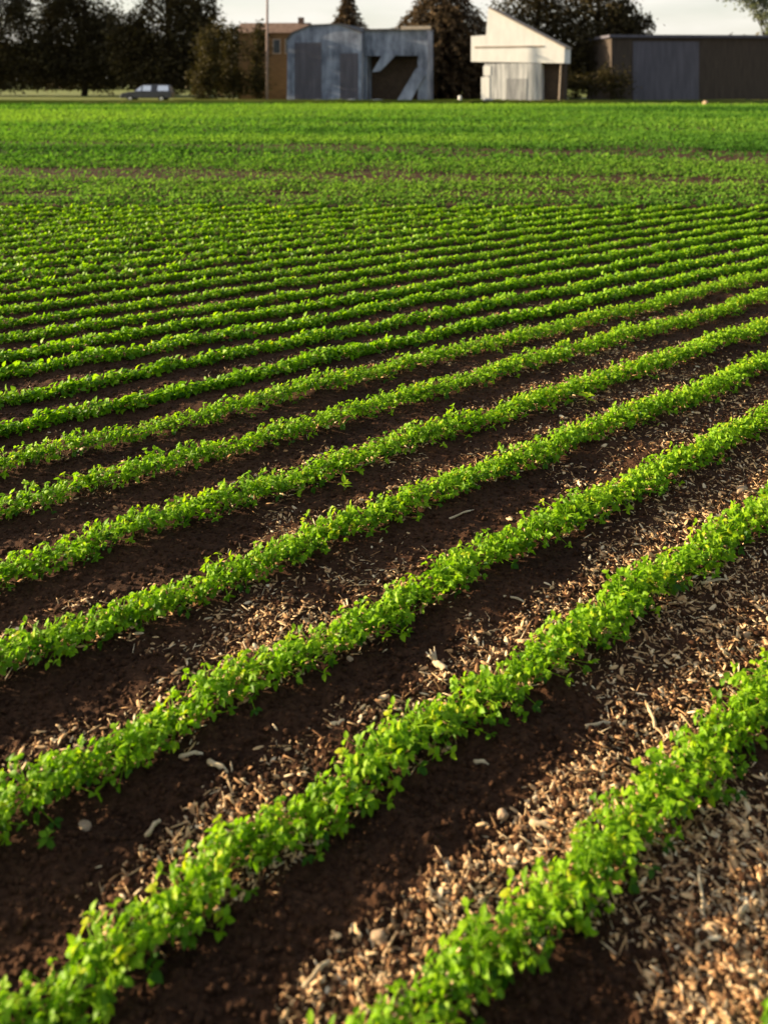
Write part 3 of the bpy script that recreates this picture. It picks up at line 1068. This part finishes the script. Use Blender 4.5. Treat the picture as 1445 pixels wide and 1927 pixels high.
# open-fronted shed, right block
o, loc = frame_at(745, 107.5, rz)
osh = thing('open_shed', 'grey open-fronted shed with black bay and leaning panel right of grey barn', 'shed', o, rz)
x0, x1 = loc(686, 100)[0], loc(804, 100)[0]
zt = loc(745, 57)[1]
zb = loc(745, 105)[1]
w = MB()
w.box((x0, 0, zb), (x1, 0.2, zt))                                   # front panel over the bay
w.box((loc(786, 100)[0], 0, -0.1), (x1, 0.2, zb - 0.003))           # right jamb
w.box((x0, 0.2, -0.1), (x0 + 0.2, 3, zt))
w.box((x1 - 0.2, 0.203, -0.1), (x1, 3, zt))
w.box((x0 + 0.2, 2.8, -0.1), (x1 - 0.2, 3, zt))
w.build('wall', GREY_BOARD, osh)
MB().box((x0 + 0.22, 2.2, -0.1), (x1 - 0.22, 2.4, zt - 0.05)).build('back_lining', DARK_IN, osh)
MB().box((x0 - 0.1, -0.4, zt + 0.004), (x1 + 0.1, 3.2, zt + 0.2)).build('roof', GREY_ROOF, osh)
e0, e1 = loc(757, 54), loc(812, 48)
MB().box((e0[0], -0.62, zt + 0.03), (e1[0], -0.42, zt + 0.42)).build('fascia_board', CREAM, osh)
a, b = loc(766, 118), loc(796, 192)
q0, q1, q2, q3 = loc(784, 128), loc(801, 140), loc(772, 191), loc(746, 192)
MB().prism([(q3[0], -0.05), (q2[0], -0.05), q1, q0], -0.35, -0.2).build('leaning_panel', GREY_BOARD, osh)
q0, q1, q2, q3 = loc(722, 100), loc(748, 101), loc(716, 134), loc(700, 136)
MB().prism([q3, q2, q1, q0], -0.14, -0.02).build('hanging_board', GREY_BOARD, osh)

# long dark barn on the right
rz = math.radians(3)
o, loc = frame_at(1320, 111, rz)
lb = thing('long_dark_barn', 'long low dark barn with level roof line filling the right skyline', 'barn', o, rz)
xa, xb = loc(1150, 150)[0], loc(1445, 150)[0] + 26
ztop = loc(1320, 66)[1]
MB().box((xa, 0, -0.1), (xb, 11, ztop - 0.35)).build('wall', DARK_WOOD, lb)
MB().prism([(xa - 0.4, ztop - 0.345), (xb + 0.4, ztop - 0.345), (xb + 0.4, ztop), (xa - 0.4, ztop)], -0.5, 11.5).build('roof', SLATE, lb)
d0, d1 = loc(1190, 190), loc(1314, 72)
MB().box((d0[0], -0.1, 0.02), (d1[0], -0.004, d1[1] - 0.4)).build('sliding_door', SLATE, lb)

# brown house behind the shrubs
rz = math.radians(-4)
o, loc = frame_at(500, 117, rz)
hs = thing('brown_house', 'brown house with low reddish roof half hidden by shrubs and the pale pole', 'house', o, rz)
xa, xb = loc(448, 150)[0], loc(572, 150)[0]
ze = loc(500, 62)[1]
zr = loc(500, 40)[1]
MB().box((xa, 0, -0.1), (xb, 7, ze)).build('wall', BROWN_WALL, hs)
r_ = MB()
r_.add([(xa - .4, -.5, ze + .004), (xb + .4, -.5, ze + .004), (xb + .4, 7.5, ze + .004), (xa - .4, 7.5, ze + .004), (xa - .4, 3.5, zr), (xb + .4, 3.5, zr)],
       [(0, 3, 2, 1), (0, 1, 5, 4), (2, 3, 4, 5), (3, 0, 4), (1, 2, 5)])
rf = r_.build('roof', RED_ROOF, hs)
cxx = loc(600, 40)[0] - 3.2
MB().box((cxx, 3.0, ze + 0.6), (cxx + 0.7, 3.8, zr + 0.7)).build('chimney', RED_ROOF, rf)
for wx in (515, 538):
    a, b = loc(wx, 100), loc(wx + 12, 75)
    f_ = MB()
    f_.box((a[0] - .1, -0.08, a[1] - .1), (b[0] + .1, -0.003, b[1] + .1))
    wf = f_.build('window', TRIM, hs)
    MB().box((a[0], -0.10, a[1]), (b[0], -0.083, b[1])).build('pane', WINDOW, wf)

# utility pole
p = at(503, 150, 105)
pole = thing('utility_pole', 'thin pale pole rising out of the top of the picture beside the brown house', 'pole', (p.x, 105, 0))
MB().tube([(0, 0, -0.3), (0, 0, 7), (0.02, 0, 14.2)], [0.17, 0.15, 0.11], 10).build('mast', POLE, pole, smooth=True)
MB().box((-1.1, -0.17, 13.2), (1.1, -0.11, 13.36)).build('cross_arm', TRIM, pole)


# ragged grass along the far edge of the field and round the buildings
def edge_grass():
    n = 22000
    x = rng.uniform(-62, 62, n)
    y = 96.4 + np.abs(rng.normal(0, 2.2, n))
    cl = vnoise(x * 0.22 + 70, y * 0.4)
    keep = cl > rng.uniform(0.3, 0.85, n)
    x, y, cl = x[keep], y[keep], cl[keep]
    n = len(x)
    TV = np.array([(0, -0.06, 0), (0, 0.06, 0), (0.12, 0.04, 0.6), (0.35, 0.0, 1.0), (0.12, -0.04, 0.6)], float)
    TQ = np.array([(0, 1, 2, 4), (4, 2, 3, 3)])[:1]
    TV = TV[[0, 1, 2, 4]] * np.array([1.6, 1, 1.5])
    R = rot(rng.uniform(0, 6.28, n), rng.normal(0, 0.25, n), rng.normal(0, 0.25, n))
    h = (0.08 + 0.34 * rng.random(n) ** 2) * (0.4 + cl)
    V, Q, rr = scatter(TV, TQ, R, np.stack([h, 0.9 + 0 * h, h], -1), np.stack([x, y, 0 * x + 0.03], -1), rng.random(n))
    tag(link_mesh('edge_grass', np_mesh('edge_grass', V, Q, rr), EDGE), 'ragged tufts of grass along the far edge of the field', 'grass', kind='stuff')


EDGE = leaf_mat('edge_grass_blade', [(0.0, (0.07, 0.11, 0.02)), (0.6, (0.15, 0.18, 0.04)), (1.0, (0.32, 0.27, 0.11))], trans=0.3, spec=0.1)
edge_grass()

# ------------------------------------------------------------------ parked car, facing left, under the trees
def car():
    Zc = 106
    p0, p1 = at(232, 150, Zc), at(326, 150, Zc)
    Lc = p1.x - p0.x
    root = thing('parked_car', 'dark car parked under the trees at left with pale shining windows', 'car', ((p0.x + p1.x) / 2, Zc, 0.1), 0)
    k = Lc / 5.0
    X = lambda v: (v - 2.5) * k
    H_ = 1.7
    body = [(0.0, 0.35), (5.0, 0.35), (5.0, 0.95), (4.9, 1.02), (1.55, 1.02), (0.75, 0.98), (0.1, 0.85), (0.0, 0.7)]
    mb = MB().prism([(X(x), z * 1.15) for x, z in body], -0.95, 0.95)
    mb.build('body', CAR_PAINT, root, bevel=0.06)
    cab = [(1.2, 1.02), (4.9, 1.02), (4.75, 1.62), (4.5, 1.72), (2.2, 1.72), (2.0, 1.66)]
    def lean(m):
        m.V = [(x, y - math.copysign(max(0.0, z - 1.17) * 0.5, y), z) for x, y, z in m.V]
        return m
    lean(MB().prism([(X(x), z * 1.15 + 0.003) for x, z in cab], -0.86, 0.86)).build('cabin', CAR_PAINT, root, bevel=0.05)
    for pts in ([(1.42, 1.08), (1.98, 1.08), (1.98, 1.6)], [(2.12, 1.08), (2.95, 1.08), (2.95, 1.62), (2.12, 1.62)], [(3.6, 1.08), (4.72, 1.08), (4.62, 1.62), (3.6, 1.62)]):
        for sgn in (-1, 1):
            y0, y1 = (-0.885, -0.863) if sgn < 0 else (0.863, 0.885)
            lean(MB().prism([(X(x), z * 1.15) for x, z in pts], y0, y1)).build('window', GLASS, root)
    for wx in (0.95, 4.05):
        for sy in (-0.93, 0.93):
            t = MB()
            t.tube([(X(wx), sy - 0.11, 0.36), (X(wx), sy + 0.11, 0.36)], [0.37, 0.37], 20)
            w_ = t.build('wheel', TYRE, root)
            e = -0.115 if sy < 0 else 0.115
            MB().tube([(X(wx), sy + e - 0.01, 0.36), (X(wx), sy + e + 0.01, 0.36)], [0.22, 0.22], 16).build('rim', CHROME, w_)
    MB().box((X(0) - 0.10, -0.9, 0.5), (X(0) - 0.003, 0.9, 0.66)).build('bumper', CHROME, root)
    for sy in (-0.75, 0.55):
        MB().box((X(0) - 0.05, sy, 0.80), (X(0) + 0.10, sy + 0.22, 0.95)).build('headlight', LAMP_LENS, root)


car()

# ------------------------------------------------------------------ pale stones and a post at the foot of the buildings
G_ST = 'pale stones at the foot of the sheds'
for px, Z, s, lab in [
    (592, 103, (1.0, 0.5, 0.22), 'pale boulder under the left half of the grey barn front'),
    (632, 103.5, (0.8, 0.5, 0.2), 'smaller pale boulder under the middle of the grey barn front'),
    (660, 103, (0.75, 0.5, 0.25), 'bluish pale boulder at the right corner of the grey barn'),
    (716, 103, (1.1, 0.5, 0.2), 'pale boulder in front of the black bay of the open shed'),
    (918, 97.2, (0.9, 0.4, 0.36), 'flat pale boulder at the foot of the white shed'),
    (1326, 91.5, (0.35, 0.3, 0.28), 'pinkish stone alone on the dry verge before the long barn')]:
    q = at(px, 150, Z)
    q.z = 0.12
    stone(0, 0, s, lab, PALE_STONE if px != 1326 else STONE, None if px == 1326 else G_ST, base=q, name='boulder' if px != 1326 else 'stone')
q = at(865, 150, 98.5)
pt = MB()
pt.tube([(0, 0, -0.1), (0, 0, 0.75), (0, 0, 0.82)], [0.2, 0.2, 0.12], 10)
po = pt.build('marker_post', WHITE_PAINT)
po.location = (q.x, 98.5, 0.1)
tag(po, 'short white post standing at the field edge left of the white shed', 'post')
